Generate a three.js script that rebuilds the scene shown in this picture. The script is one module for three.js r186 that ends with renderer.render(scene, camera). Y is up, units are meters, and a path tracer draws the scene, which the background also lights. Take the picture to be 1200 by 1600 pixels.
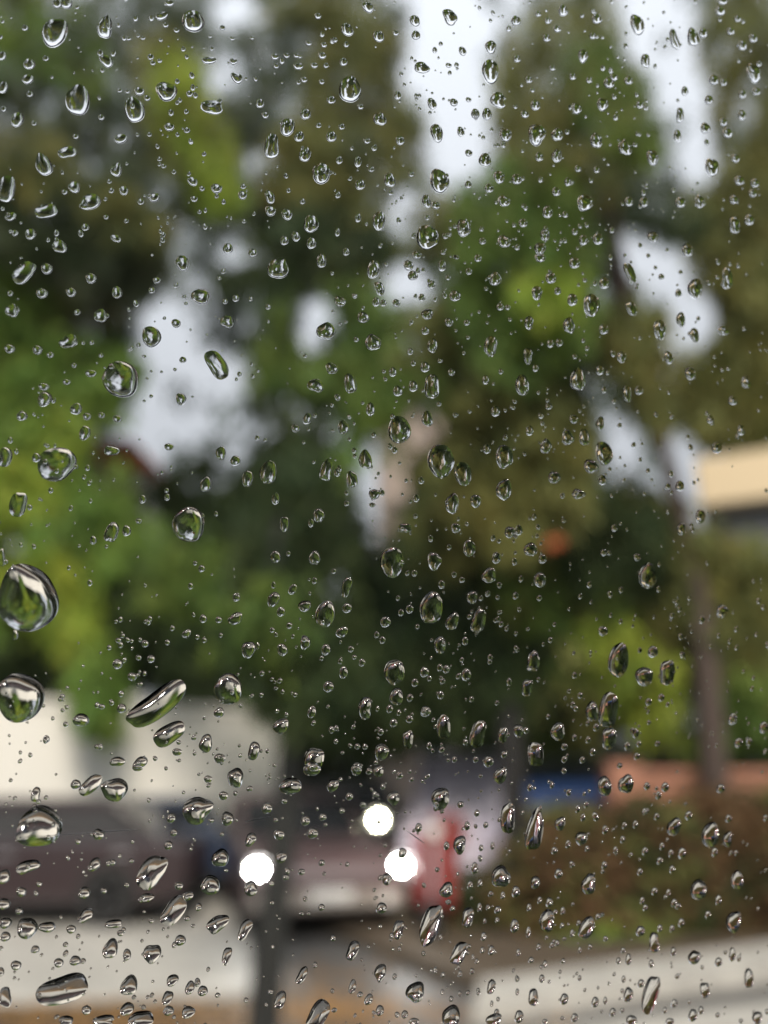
import * as THREE from 'three';
import { mergeGeometries } from 'three/addons/utils/BufferGeometryUtils.js';
import { RoundedBoxGeometry } from 'three/addons/geometries/RoundedBoxGeometry.js';
import { ImprovedNoise } from 'three/addons/math/ImprovedNoise.js';

// ---------------------------------------------------------------- camera, sky, sun, exposure
const scene = new THREE.Scene();
const FOV = 67, PITCH = 19.6, EYE = 1.5;
const camera = new THREE.PerspectiveCamera(FOV, 0.75, 0.01, 400);
camera.position.set(0, EYE, 0);
camera.rotation.set(THREE.MathUtils.degToRad(PITCH), 0, 0);
camera.updateMatrixWorld(true);
const FOCUS = 0.0885;
camera.focus = FOCUS;
camera.userData.fStop = 9.2;
const renderer = new THREE.WebGLRenderer({ antialias: true });
renderer.toneMapping = THREE.LinearToneMapping;
renderer.toneMappingExposure = 2.85;
renderer.shadowMap.enabled = true;
{ // an even overcast sky, a little brighter towards the zenith
  const W = 128, H = 64, d = new Float32Array(W * H * 4);
  for (let j = 0; j < H; j++) for (let i = 0; i < W; i++) {
    const el = ((j + 0.5) / H - 0.5) * Math.PI, s = Math.max(0, Math.sin(el));
    const k = 0.2 + 0.33 * s * s;
    d.set(el > 0 ? [0.9 * k, 0.95 * k, 1.02 * k, 1] : [0.16, 0.16, 0.15, 1], (j * W + i) * 4);
  }
  const t = new THREE.DataTexture(d, W, H, THREE.RGBAFormat, THREE.FloatType);
  t.mapping = THREE.EquirectangularReflectionMapping; t.magFilter = THREE.LinearFilter; t.needsUpdate = true;
  scene.background = t; scene.environment = t;
}
const sun = new THREE.DirectionalLight(0xfff4e4, 1.5);
sun.position.set(4, 25, 16); sun.target.position.set(0, 2, -8); scene.add(sun, sun.target);
sun.castShadow = true; sun.shadow.radius = 40; sun.shadow.mapSize.set(2048, 2048);
Object.assign(sun.shadow.camera, { left: -30, right: 30, top: 30, bottom: -30, near: 1, far: 90 });

// ---------------------------------------------------------------- helpers
let seed = 20240611;
const rnd = () => { seed = (seed + 0x6d2b79f5) | 0; let t = Math.imul(seed ^ (seed >>> 15), 1 | seed); t = (t + Math.imul(t ^ (t >>> 7), 61 | t)) ^ t; return ((t ^ (t >>> 14)) >>> 0) / 4294967296; };
const rr = (a, b) => a + (b - a) * rnd();
const gauss = () => (rnd() + rnd() + rnd() + rnd() - 2) * 0.87;
const R = THREE.MathUtils.degToRad;
const V3 = (x, y, z) => new THREE.Vector3(x, y, z);
const noise = new ImprovedNoise();
const FPX = 800 / Math.tan(R(FOV / 2));
const rayOf = (px, py) => V3((px - 600) / FPX, (800 - py) / FPX, -1).applyQuaternion(camera.quaternion);
const at = (px, py, dist) => { const r = rayOf(px, py); return camera.position.clone().addScaledVector(r, dist / -r.z); };  // a place DIST metres out from the window
const names = {};
const numbered = (n) => { const k = names[n] = (names[n] ?? -1) + 1; return k ? `${n}_${String(k).padStart(3, '0')}` : n; };
function shadows(o) { o.castShadow = o.receiveShadow = true; return o; }
function tag(o, label, category, group) { o.userData.label = label; o.userData.category = category; if (group) o.userData.group = group; return o; }
function thing(name, label, category, pos = [0, 0, 0], turn = 0, group) {
  const o = new THREE.Group(); o.name = numbered(name); o.position.set(...pos); o.rotation.y = turn; scene.add(o);
  return tag(o, label, category, group);
}
function part(name, geo, m, parent) {
  const g = Array.isArray(geo) ? mergeGeometries(geo.map((x) => { const y = x.index ? x.toNonIndexed() : x; for (const k of Object.keys(y.attributes)) if (!['position', 'normal', 'uv'].includes(k)) y.deleteAttribute(k); return y; })) : geo;
  const o = shadows(new THREE.Mesh(g, m)); o.name = name; parent.add(o); return o;
}
function structure(name, geo, m) { const o = part(numbered(name), geo, m, scene); o.userData.kind = 'structure'; return o; }
const box = (w, h, d, x = 0, y = 0, z = 0, r = 0.012) => { const g = new RoundedBoxGeometry(w, h, d, 2, Math.min(r, w / 2.2, h / 2.2, d / 2.2)); g.translate(x, y, z); return g; };
const plainBox = (w, h, d, x = 0, y = 0, z = 0) => { const g = new THREE.BoxGeometry(w, h, d); g.translate(x, y, z); return g; };
const tube = (pts, r0, r1, seg = 14, rad = 8) => {
  const c = new THREE.CatmullRomCurve3(pts), g = new THREE.TubeGeometry(c, seg, 1, rad, false), p = g.attributes.position;
  for (let i = 0; i <= seg; i++) { const q = c.getPointAt(i / seg), k = r0 + (r1 - r0) * i / seg; for (let j = 0; j <= rad; j++) { const n = i * (rad + 1) + j; p.setXYZ(n, q.x + (p.getX(n) - q.x) * k, q.y + (p.getY(n) - q.y) * k, q.z + (p.getZ(n) - q.z) * k); } }
  g.computeVertexNormals(); return g;
};
const mat = (rgb, o = {}) => { const m = new THREE.MeshPhysicalMaterial({ roughness: 0.8, side: THREE.DoubleSide, ...o }); m.color.setRGB(...rgb); return m; };
function grainTexture(size, base, spread, scales, px = 1) { // speckle and patches round a base colour (linear)
  const d = new Uint8Array(size * size * 4), enc = (v) => 255 * Math.pow(Math.min(1, Math.max(0, v)), 1 / 2.2);
  for (let j = 0; j < size; j++) for (let i = 0; i < size; i++) {
    let n = 0; for (const [f, a] of scales) n += a * noise.noise(i * f / size * px, j * f / size * px, f * 1.7);
    n += (rnd() - 0.5) * 0.5;
    d.set([enc(base[0] * (1 + spread * n)), enc(base[1] * (1 + spread * n)), enc(base[2] * (1 + spread * n)), 255], (j * size + i) * 4);
  }
  const t = new THREE.DataTexture(d, size, size); t.colorSpace = THREE.SRGBColorSpace; t.wrapS = t.wrapT = THREE.RepeatWrapping; t.magFilter = THREE.LinearFilter; t.needsUpdate = true; return t;
}
const rep = (t, u, v) => { const c = t.clone(); c.repeat.set(u, v); c.needsUpdate = true; return c; };

// ---------------------------------------------------------------- ground
const onGround = (px, py, y = 0) => { const r = rayOf(px, py), k = (y - EYE) / r.y; return camera.position.clone().addScaledVector(r, k); };
const uvGround = (g, s) => { const p = g.attributes.position, u = g.attributes.uv; for (let i = 0; i < p.count; i++) u.setXY(i, p.getX(i) / s, p.getZ(i) / s); return g; };
const asphaltTex = grainTexture(512, [0.075, 0.073, 0.07], 0.5, [[6, 0.9], [24, 0.6], [90, 0.5]]);
const concreteTex = grainTexture(512, [0.4, 0.385, 0.35], 0.22, [[5, 0.8], [18, 0.6], [80, 0.5]]);
const M = {
  asphalt: mat([1, 1, 1], { map: asphaltTex, roughness: 0.6 }),
  concrete: mat([1, 1, 1], { map: concreteTex, roughness: 0.72 }),
  soil: mat([0.07, 0.05, 0.03], { roughness: 0.95 }),
  bark: mat([0.075, 0.066, 0.055], { roughness: 0.9 }),
  barkBrown: mat([0.06, 0.042, 0.034], { roughness: 0.9 }),
  cream: mat([0.74, 0.72, 0.66], { roughness: 0.85 }),
  tan: mat([0.74, 0.6, 0.4], { roughness: 0.85 }),
  terracotta: mat([0.36, 0.17, 0.11], { roughness: 0.8 }),
  redTile: mat([0.58, 0.12, 0.07], { roughness: 0.7 }),
  window: mat([0.02, 0.022, 0.025], { roughness: 0.05 }),
  white: mat([0.75, 0.75, 0.73], { roughness: 0.5 }),
  black: mat([0.02, 0.02, 0.021], { roughness: 0.55 }),
  rubber: mat([0.02, 0.02, 0.02], { roughness: 0.85 }),
  steel: mat([0.5, 0.5, 0.51], { metalness: 1, roughness: 0.35 }),
  lens: mat([0.4, 0.4, 0.42], { roughness: 0.35 }),
  cloth: mat([0.022, 0.022, 0.023], { roughness: 0.95 }),
};
{
  const g = new THREE.PlaneGeometry(320, 320, 8, 8); g.rotateX(-Math.PI / 2); g.translate(0, 0, -40);
  structure('road', uvGround(g, 3), M.asphalt);
  // raised concrete footway on the right, its kerb towards the road
  const A = onGround(790, 1556), B = onGround(1210, 1498), C = onGround(1210, 1552), D = onGround(740, 1606);
  const dir = V3().subVectors(B, A).setY(0).normalize(), far0 = A.clone().addScaledVector(dir, -0.2), far1 = B.clone().addScaledVector(dir, 14), near1 = C.clone().addScaledVector(dir, 14), near0 = D.clone();
  const s = new THREE.Shape([far0, far1, near1, near0].map((p) => new THREE.Vector2(p.x, -p.z)));
  const fg = new THREE.ExtrudeGeometry(s, { depth: 0.12, bevelEnabled: true, bevelSize: 0.015, bevelThickness: 0.015, bevelSegments: 2 }); fg.rotateX(-Math.PI / 2);
  structure('footway', uvGround(fg, 2), M.concrete);
  const back = V3(-dir.z, 0, dir.x).multiplyScalar(dir.x > 0 ? -1 : 1); if (back.z > 0) back.negate();
  const v = [far0.clone().addScaledVector(back, 0.03), far1.clone().addScaledVector(back, 0.03), far1.clone().addScaledVector(back, 7), far0.clone().addScaledVector(back, 7)];
  const vg = new THREE.ExtrudeGeometry(new THREE.Shape(v.map((p) => new THREE.Vector2(p.x, -p.z))), { depth: 0.1, bevelEnabled: false }); vg.rotateX(-Math.PI / 2);
  structure('planting_bed', vg, M.soil);
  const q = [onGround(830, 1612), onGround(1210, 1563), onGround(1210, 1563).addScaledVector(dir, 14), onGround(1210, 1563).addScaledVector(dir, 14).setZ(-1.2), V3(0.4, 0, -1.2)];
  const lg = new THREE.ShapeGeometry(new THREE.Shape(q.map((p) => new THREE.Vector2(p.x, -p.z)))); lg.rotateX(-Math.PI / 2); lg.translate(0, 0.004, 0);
  structure('sky_sheen_lane', uvGround(lg, 2), M.concrete);  // pale sheet over the asphalt, wet-road sky sheen put into its colour
}

{ // concrete forecourt on the left where a sedan is parked, and the earth verge in front of it
  const slab = (pts, top, name, m) => { const g = new THREE.ExtrudeGeometry(new THREE.Shape(pts.map((p) => new THREE.Vector2(p.x, -p.z))), { depth: top, bevelEnabled: false }); g.rotateX(-Math.PI / 2); structure(name, uvGround(g, 2), m); };
  slab([onGround(-400, 1590), onGround(392, 1566), onGround(388, 1442), V3(-2.6, 0, -14), V3(-16, 0, -12), V3(-16, 0, -7)], 0.06, 'forecourt', M.concrete);
  slab([onGround(-400, 1592), onGround(380, 1569), onGround(400, 1640), V3(-1.2, 0, -3.2), V3(-16, 0, -3.2), V3(-16, 0, -6.9)], 0.03, 'earth_verge', M.soil);
}

// ---------------------------------------------------------------- buildings
function houseWindow(parent, x, y, z, w, h) {
  const f = part('window', [plainBox(w + 0.12, 0.06, 0.1, x, y + h / 2 + 0.03, z), plainBox(w + 0.16, 0.07, 0.16, x, y - h / 2 - 0.035, z + 0.03), plainBox(0.06, h, 0.1, x - w / 2 - 0.03, y, z), plainBox(0.06, h, 0.1, x + w / 2 + 0.03, y, z), plainBox(0.04, h, 0.06, x, y, z)], M.white, parent);
  part('pane', plainBox(w, h, 0.03, x, y, z - 0.02), M.window, f);
}
{ // cream boundary wall running back to the right
  const a = at(440, 1200, 14.2), c = at(-420, 1200, 10.9), L = Math.hypot(a.x - c.x, a.z - c.z), H = 2.8;
  const b = thing('cream_wall', 'tall cream rendered boundary wall behind the parked dark sedan', 'wall', [c.x, 0, c.z], -Math.atan2(a.z - c.z, a.x - c.x));
  part('wall', plainBox(L, H - 0.1, 0.24, L / 2, (H - 0.1) / 2, 0), M.cream, b);
  part('coping', box(L + 0.1, 0.1, 0.34, L / 2, H - 0.05, 0, 0.02), M.cream, b);
  part('plinth', plainBox(L - 0.02, 0.3, 0.3, L / 2, 0.15, 0), M.concrete, b);
  for (let k = 0; k < 4; k++) part('pier', box(0.4, H + 0.1, 0.4, 0.25 + k * (L - 0.5) / 3, (H + 0.1) / 2, 0, 0.02), M.cream, b);
}
{ // tan house whose eaves show between the trees on the right
  const a = at(1085, 728, 12.4), b2 = at(1300, 755, 11.6);
  const b = thing('tan_house', 'tan plastered flat roofed house beyond the right hand trees', 'house', [a.x, 0, a.z], -Math.atan2(b2.z - a.z, b2.x - a.x));
  const H = a.y - 0.85;
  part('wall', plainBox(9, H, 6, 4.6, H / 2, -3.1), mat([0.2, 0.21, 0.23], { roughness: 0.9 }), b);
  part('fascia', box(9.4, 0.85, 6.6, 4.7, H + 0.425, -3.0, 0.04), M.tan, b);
  for (const x of [2.2, 4.6, 7]) houseWindow(b, x, H - 1.2, -0.06, 1.1, 1.1);
}
{ // red-tiled gable and pale tower seen through the canopy
  const p = at(196, 712, 24);
  const b = thing('tiled_shed', 'small block with a red tiled roof glimpsed through the left hand trees', 'house', [p.x, 0, p.z]);
  part('wall', plainBox(1.6, p.y - 0.4, 2, 0, (p.y - 0.4) / 2, -1), M.cream, b);
  const roof = new THREE.ExtrudeGeometry(new THREE.Shape([new THREE.Vector2(-1.0, -0.4), new THREE.Vector2(1.0, -0.4), new THREE.Vector2(0.15, 0.45), new THREE.Vector2(-0.7, 0.4)]), { depth: 2.3, bevelEnabled: false }); roof.scale(1.25, 1.25, 1); roof.translate(0, p.y, -2.1);
  part('roof', roof, M.redTile, b);
}
{
  const p = at(645, 655, 26);
  const b = thing('pinkish_tower', 'pale pinkish apartment block rising behind the middle trees', 'apartment block', [p.x, 0, p.z]);
  part('wall', plainBox(2.6, p.y, 3, 0, p.y / 2, -1.5), mat([0.6, 0.5, 0.45], { roughness: 0.9 }), b);
  part('parapet', plainBox(2.75, 0.3, 3.1, 0, p.y + 0.15, -1.5), mat([0.52, 0.43, 0.38]), b);
  for (let k = 0; k < 4; k++) houseWindow(b, 0.55, p.y - 4 - k * 2.6, 0.04, 0.9, 1.1);
}
{ // low terracotta wall
  const a = at(955, 1203, 9.75), b2 = at(1320, 1199, 9.75);
  const b = thing('terracotta_wall', 'terracotta painted garden wall behind the brown hedge', 'wall', [a.x, 0, a.z]);
  const L = b2.x - a.x + 4;
  part('wall', plainBox(L, a.y - 0.1, 0.22, L / 2, (a.y - 0.1) / 2, 0), M.terracotta, b);
  part('coping', box(L + 0.06, 0.1, 0.3, L / 2, a.y - 0.05, 0, 0.02), M.terracotta, b);
  for (let k = 0; k < 4; k++) part('pier', box(0.36, a.y + 0.08, 0.36, 0.1 + k * (L - 0.2) / 3, (a.y + 0.08) / 2, 0.02, 0.02), M.terracotta, b);
}

// ---------------------------------------------------------------- vehicles (local x is forward, origin on the ground under the middle)
const wheelTyre = (() => { const g = new THREE.LatheGeometry([[0.19, -0.1], [0.27, -0.105], [0.315, -0.085], [0.325, -0.04], [0.325, 0.04], [0.315, 0.085], [0.27, 0.105], [0.19, 0.1]].map((a) => new THREE.Vector2(...a)), 28); g.rotateX(Math.PI / 2); return g; })();
const wheelRim = (() => { const g = [new THREE.CylinderGeometry(0.195, 0.195, 0.12, 24, 1, true).rotateX(Math.PI / 2), new THREE.CylinderGeometry(0.05, 0.05, 0.17, 14).rotateX(Math.PI / 2)]; for (let k = 0; k < 5; k++) { const s = plainBox(0.17, 0.05, 0.03, 0.1, 0, 0.07), t = plainBox(0.17, 0.05, 0.03, 0.1, 0, -0.07); s.rotateZ(k * 1.2566); t.rotateZ(k * 1.2566); g.push(s, t); } return mergeGeometries(g.map((x) => x.toNonIndexed())); })();
function extrudeSide(pts, w, bevel = 0.05, holes) {
  const s = new THREE.Shape(); pts.forEach(([x, y], i) => (i ? s.lineTo(x, y) : s.moveTo(x, y)));
  const g = new THREE.ExtrudeGeometry(s, { depth: w - 2 * bevel, bevelEnabled: true, bevelSize: bevel, bevelThickness: bevel, bevelSegments: 3, curveSegments: 12 }); g.translate(0, 0, -w / 2 + bevel); return g;
}
const arch = (cx, r, y0, tall = 0.38, n = 9) => { const out = []; for (let i = 0; i <= n; i++) { const a = Math.PI * i / n; out.push([cx + r * Math.cos(a), y0 + tall * Math.sin(a)]); } return out; };
function car(name, label, pos, turn, o) {
  const t = thing(name, label, o.category ?? 'car', pos, turn, o.group);
  const { L, W, H, belt, hood, tail, sill = 0.24, wx = L * 0.31, glass = M.window } = o;
  const paint = mat(o.paint, { roughness: 0.35, clearcoat: 0.8, clearcoatRoughness: 0.05, metalness: o.metal ?? 0 }), f = L / 2, rk = -L / 2;
  const cb0 = f - hood, cb1 = rk + tail;        // where the windscreen and the rear window leave the body
  const body = [[rk + 0.06, sill + 0.12], ...arch(-wx, 0.37, sill + 0.06, o.archH).reverse(), ...arch(wx, 0.37, sill + 0.06, o.archH).reverse(), [f - 0.05, sill + 0.1], [f, sill + 0.35], [f - 0.04, belt - 0.22], [f - 0.2, belt - 0.1], [cb0, belt], [cb1, belt], [rk + 0.02, belt - 0.05], [rk, belt - 0.35]];
  part('body', extrudeSide(body, W, 0.06), paint, t);
  if (o.cladding) for (const s of [-1, 1]) part('cladding', box(L - 0.2, o.cladding - sill, 0.05, 0, (sill + o.cladding) / 2, s * (W / 2 + 0.008), 0.02), M.black, t);
  const rake = o.rake ?? 0.55, rearRake = o.rearRake ?? 0.25, gw = W - 0.2;
  part('cabin', extrudeSide([[cb0 - 0.04, belt - 0.03], [cb0 - rake - 0.02, H - 0.07], [cb1 + rearRake + 0.02, H - 0.07], [cb1 + 0.04, belt - 0.03]], gw - 0.06, 0.05), M.black, t);
  part('roof', extrudeSide([[cb0 - rake + 0.03, H - 0.08], [cb0 - rake - 0.15, H], [cb1 + rearRake + 0.12, H], [cb1 + rearRake - 0.04, H - 0.08]], gw, 0.035), o.roof ? mat(o.roof, { roughness: 0.3, clearcoat: 0.6 }) : paint, t);
  for (const s of [-1, 1]) {
    const z = s * gw / 2, pil = [[cb0, cb0 - rake], [cb1, cb1 + rearRake], [(cb0 + cb1) / 2, (cb0 - rake + cb1 + rearRake) / 2]];
    pil.forEach(([x0, x1], i) => part('pillar', tube([V3(x0, belt - 0.04, z), V3((x0 + x1) / 2, (belt + H) / 2, z * 0.99), V3(x1, H - 0.05, z * 0.97)], 0.035, 0.03, 4, 6), i < 2 && !o.roof ? paint : M.black, t));
    const mid = (cb0 + cb1) / 2, midT = (cb0 - rake + cb1 + rearRake) / 2;
    for (const [a, b, c, d] of [[cb0 - 0.1, mid + 0.04, midT + 0.04, cb0 - rake - 0.03], [mid - 0.04, cb1 + 0.1, cb1 + rearRake + 0.05, midT - 0.04]]) {
      const g = new THREE.ExtrudeGeometry(new THREE.Shape([[a, belt], [b, belt], [c, H - 0.09], [d, H - 0.09]].map((q) => new THREE.Vector2(...q))), { depth: 0.012, bevelEnabled: false }); g.translate(0, 0, z - 0.006 - s * 0.008);
      part('side_window', g, glass, t);
    }
    const lamp = part('headlight', (() => { const g = o.lit ? new THREE.LatheGeometry([[0, -0.05], [0.09, -0.05], [0.105, 0.05], [0.115, 0.05], [0.1, -0.07]].map((q) => new THREE.Vector2(...q)), 24) : new THREE.CylinderGeometry(0.1, 0.085, 0.06, 22); g.rotateZ(-Math.PI / 2); g.translate(f + (o.lit ? 0.02 : -0.03), o.lampH ?? belt - 0.26, s * (o.lampZ ?? W / 2 - 0.22)); return g; })(), o.lit ? M.black : M.lens, t);
    if (o.lit?.includes(s)) {
      const y = o.lampH ?? belt - 0.26, z0 = s * (o.lampZ ?? W / 2 - 0.22), bulb = new THREE.MeshStandardMaterial({ color: 0xffffff, emissive: new THREE.Color(...(o.glow ?? [1, 0.98, 0.93])), emissiveIntensity: o.power ?? 60 });
      const g = new THREE.SphereGeometry(0.056, 16, 10); g.scale(0.5, 1, 1); g.translate(f + 0.005, y, z0); part('bulb', g, bulb, lamp);
      const sp = new THREE.SpotLight(new THREE.Color(...(o.glow ?? [1, 0.98, 0.93])), 1.6, 30, R(32), 0.7, 2); sp.position.set(f + 0.09, y, z0); sp.target.position.set(f + 6, y - 0.45, z0); sp.castShadow = true; sp.shadow.radius = 2; t.add(sp, sp.target);
    }
    part('tail_light', box(0.06, 0.3, 0.12, rk + 0.0, belt - 0.2, s * (W / 2 - 0.12), 0.02), mat([0.3, 0.01, 0.01], { roughness: 0.15 }), t);
    part('door_mirror', box(0.12, 0.13, 0.2, cb0 - 0.12, belt + 0.08, s * (W / 2 + 0.07), 0.04), M.black, t);
    for (const hx of [mid + 0.12, cb1 + 0.35]) part('door_handle', box(0.18, 0.03, 0.03, hx, belt - 0.1, s * (W / 2 + 0.012), 0.01), M.steel, t);
    for (const x of [wx, -wx]) { const w = part('wheel', wheelTyre.clone().translate(x, 0.325, s * (W / 2 - 0.12)), M.rubber, t); part('rim', wheelRim.clone().translate(x, 0.325, s * (W / 2 - 0.12)), o.darkRims ? M.black : M.steel, w); }
  }
  const slab = (x0, y0, x1, y1, w) => { const n = V3(y1 - y0, x0 - x1, 0).normalize(), g = plainBox(Math.hypot(x1 - x0, y1 - y0), 0.014, w); g.rotateZ(Math.atan2(y1 - y0, x1 - x0)); g.translate((x0 + x1) / 2, (y0 + y1) / 2, 0); return g; };
  part('windscreen', slab(cb0 + 0.01, belt + 0.03, cb0 - rake + 0.04, H - 0.07, gw - 0.16), glass, t);
  part('rear_window', slab(cb1 - 0.02, belt + 0.03, cb1 + rearRake - 0.05, H - 0.07, gw - 0.16), glass, t);
  part('grille', box(0.05, 0.13, W * 0.45, f - 0.0, belt - 0.3, 0, 0.02), M.black, t);
  part('bumper', box(0.14, 0.2, W - 0.06, f - 0.02, sill + 0.16, 0, 0.05), o.bumper ? mat(o.bumper, { roughness: 0.5 }) : M.black, t);
  part('bumper', box(0.14, 0.2, W - 0.06, rk + 0.02, sill + 0.16, 0, 0.05), o.bumper ? mat(o.bumper, { roughness: 0.5 }) : M.black, t);
  part('number_plate', box(0.015, 0.11, 0.46, f + 0.055, sill + 0.2, 0, 0.004), M.white, t);
  if (o.fog) for (const s of [-1, 1]) part('fog_lamp', (() => { const g = new THREE.SphereGeometry(0.075, 16, 10); g.scale(0.4, 1, 1); g.translate(f + 0.05, sill + 0.14, s * (W / 2 - 0.24)); return g; })(), mat([0.7, 0.7, 0.68], { roughness: 0.2 }), t);
  return t;
}
{ // dark sedan parked side-on on the forecourt
  const p = at(262, 1400, 9.2);
  car('dark_sedan', 'dark brown maroon sedan parked side-on before the cream wall', [p.x - 2.1, 0.06, p.z - 0.95], Math.PI + 0.06, { L: 4.3, W: 1.72, H: 1.3, belt: 0.84, hood: 0.95, tail: 0.35, rake: 0.7, rearRake: 0.5, darkRims: true, paint: [0.026, 0.014, 0.016], glass: mat([0.05, 0.05, 0.052], { roughness: 0.05 }) });
  const q = at(338, 1400, 11.3);
  car('navy_car', 'navy blue car parked behind the dark sedan by the cream wall', [q.x - 2.0, 0.06, q.z - 0.9], Math.PI + 0.06, { L: 4.0, W: 1.68, H: 1.28, belt: 0.88, hood: 0.9, tail: 0.2, paint: [0.02, 0.035, 0.07] });
}
{ // car facing us with both headlamps on
  const l = at(402, 1346, 9.0), r = at(631, 1368, 9.0), mx = (l.x + r.x) / 2, mz = (l.z + r.z) / 2, h = (l.y + r.y) / 2;
  const W = 1.74, turn = -Math.PI / 2 + 0.28, lz = Math.hypot(l.x - r.x, l.z - r.z) / 2, L = 4.1;
  const fx = Math.cos(turn), fz = -Math.sin(turn);
  car('maroon_car', 'dull maroon car facing the window with both headlamps lit', [mx - fx * L / 2, 0, mz - fz * L / 2], turn, { L, W, H: 1.38, belt: 0.88, hood: 1.55, tail: 0.5, rake: 0.75, paint: [0.12, 0.08, 0.082], lampH: h, lampZ: lz, lit: [-1, 1], power: 100, bumper: [0.3, 0.27, 0.24], fog: true });
}
{ // second car behind it, one headlamp showing past the first car's roof
  const r = at(591, 1281, 12.8), W = 1.75, L = 4.2, turn = -Math.PI / 2 - 0.02, fx = Math.cos(turn), fz = -Math.sin(turn);
  car('dark_car', 'dark car waiting behind the maroon car, yellowish headlamp lit', [r.x - 0.62 - fx * L / 2, 0, r.z - fz * L / 2], turn, { L, W, H: 1.55, belt: 1.08, hood: 1.1, tail: 0.4, rake: 0.7, paint: [0.03, 0.035, 0.032], lampH: r.y, lampZ: 0.62, lit: [-1, 1], power: 60, glow: [1, 0.97, 0.7] });
}
{
  const p = at(718, 1290, 9.95);
  car('lilac_van', 'pale lilac grey van parked facing the window beside the slim dark trunk', [p.x + 0.3, 0, p.z - 1.75], -Math.PI / 2 - 0.15, { category: 'van', L: 3.5, W: 1.5, H: 1.9, belt: 1.15, hood: 0.75, tail: 0.06, rake: 0.6, rearRake: 0.1, paint: [0.64, 0.59, 0.69], glass: mat([0.42, 0.4, 0.46], { roughness: 0.1 }) });
}
{
  const p = at(908, 1250, 10.4);
  car('blue_car', 'deep blue car parked beside the lilac van behind the hedge', [p.x + 0.3, 0, p.z - 2], -Math.PI / 2 - 0.18, { L: 4.0, W: 1.4, H: 1.86, belt: 1.6, hood: 0.7, tail: 0.1, paint: [0.02, 0.045, 0.13], roof: [0.4, 0.42, 0.5], glass: mat([0.3, 0.3, 0.36], { roughness: 0.1 }) });
}
{ // red scooter parked by the trunk
  const p = at(686, 1330, 9.0), red = mat([0.24, 0.035, 0.03], { roughness: 0.55 });
  const t = thing('red_scooter', 'red motor scooter parked between the maroon car and the dark trunk', 'scooter', [p.x + 0.02, 0, p.z - 0.2], -Math.PI / 2 - 0.2);
  part('body', [box(0.62, 0.3, 0.3, -0.4, 0.58, 0, 0.09), box(0.55, 0.1, 0.26, 0.1, 0.32, 0, 0.04)], red, t);
  const sh = box(0.1, 0.72, 0.42, 0.42, 0.72, 0, 0.05); part('front_shield', sh, red, t);
  part('seat', box(0.66, 0.12, 0.28, -0.36, 0.79, 0, 0.05), M.black, t);
  part('top_box', box(0.36, 0.34, 0.4, -0.78, 1.02, 0, 0.06), red, t);
  const hb = part('handlebar', tube([V3(0.36, 1.1, -0.34), V3(0.4, 1.14, 0), V3(0.36, 1.1, 0.34)], 0.018, 0.018, 8, 6), M.black, t);
  for (const s of [-1, 1]) { part('grip', (() => { const g = new THREE.CylinderGeometry(0.024, 0.024, 0.12, 10); g.rotateX(Math.PI / 2); g.translate(0.36, 1.1, s * 0.36); return g; })(), M.rubber, hb); part('mirror', [tube([V3(0.38, 1.12, s * 0.2), V3(0.4, 1.25, s * 0.26), V3(0.4, 1.34, s * 0.28)], 0.008, 0.008, 4, 5), box(0.02, 0.09, 0.13, 0.4, 1.38, s * 0.29, 0.01)], M.black, t); }
  part('headlight', (() => { const g = new THREE.SphereGeometry(0.08, 14, 10); g.scale(0.6, 1, 1); g.translate(0.48, 1.06, 0); return g; })(), M.white, t);
  for (const x of [0.62, -0.62]) { const w = part('wheel', (() => { const g = new THREE.TorusGeometry(0.19, 0.055, 10, 24); g.translate(x, 0.245, 0); return g; })(), M.rubber, t); part('rim', (() => { const g = new THREE.CylinderGeometry(0.15, 0.15, 0.05, 18); g.rotateX(Math.PI / 2); g.translate(x, 0.245, 0); return g; })(), M.steel, w); }
  part('fork', tube([V3(0.44, 1.0, 0), V3(0.54, 0.6, 0), V3(0.62, 0.25, 0)], 0.035, 0.03, 5, 7), M.steel, t);
}
{ // short green post
  const p = at(219, 1300, 13.3), top = at(219, 1238, 13.3).y;
  const t = thing('green_post', 'dark green post standing between the dark sedan and the cream wall', 'post', [p.x, 0, p.z]);
  part('shaft', new THREE.CylinderGeometry(0.075, 0.09, top - 0.06, 18).translate(0, (top - 0.06) / 2, 0), mat([0.03, 0.055, 0.035], { roughness: 0.5 }), t);
  part('cap', new THREE.SphereGeometry(0.09, 18, 10).translate(0, top - 0.06, 0), mat([0.03, 0.055, 0.035], { roughness: 0.5 }), t);
}

// ---------------------------------------------------------------- trees
// one leaf spray: narrow and broad leaves hanging round a short twig
function spray(n, len, wid, reach, droop) {
  const pos = [], idx = [];
  for (let k = 0; k < n; k++) {
    const a = rr(0, 6.283), r = reach * Math.sqrt(rnd()), c = V3(Math.cos(a) * r, gauss() * reach * 0.8, Math.sin(a) * r);
    const d = V3(gauss(), -droop + gauss() * 0.7, gauss()).normalize(), s = V3(gauss(), gauss(), gauss()).cross(d).normalize(), nn = V3().crossVectors(d, s), l = len * rr(0.7, 1.3), w = wid * rr(0.7, 1.2), b = pos.length / 3;
    const q = (t, u, up) => { const p = c.clone().addScaledVector(d, t * l).addScaledVector(s, u * w).addScaledVector(nn, up * l); pos.push(p.x, p.y, p.z); };
    q(0, 0, 0); q(0.45, -0.5, 0.05); q(0.45, 0.5, 0.05); q(1, 0, -0.12);
    idx.push(b, b + 1, b + 2, b + 1, b + 3, b + 2);
  }
  const g = new THREE.BufferGeometry(); g.setAttribute('position', new THREE.Float32BufferAttribute(pos, 3)); g.setIndex(idx);
  const f = g.toNonIndexed(); f.computeVertexNormals(); return f;
}
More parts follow.
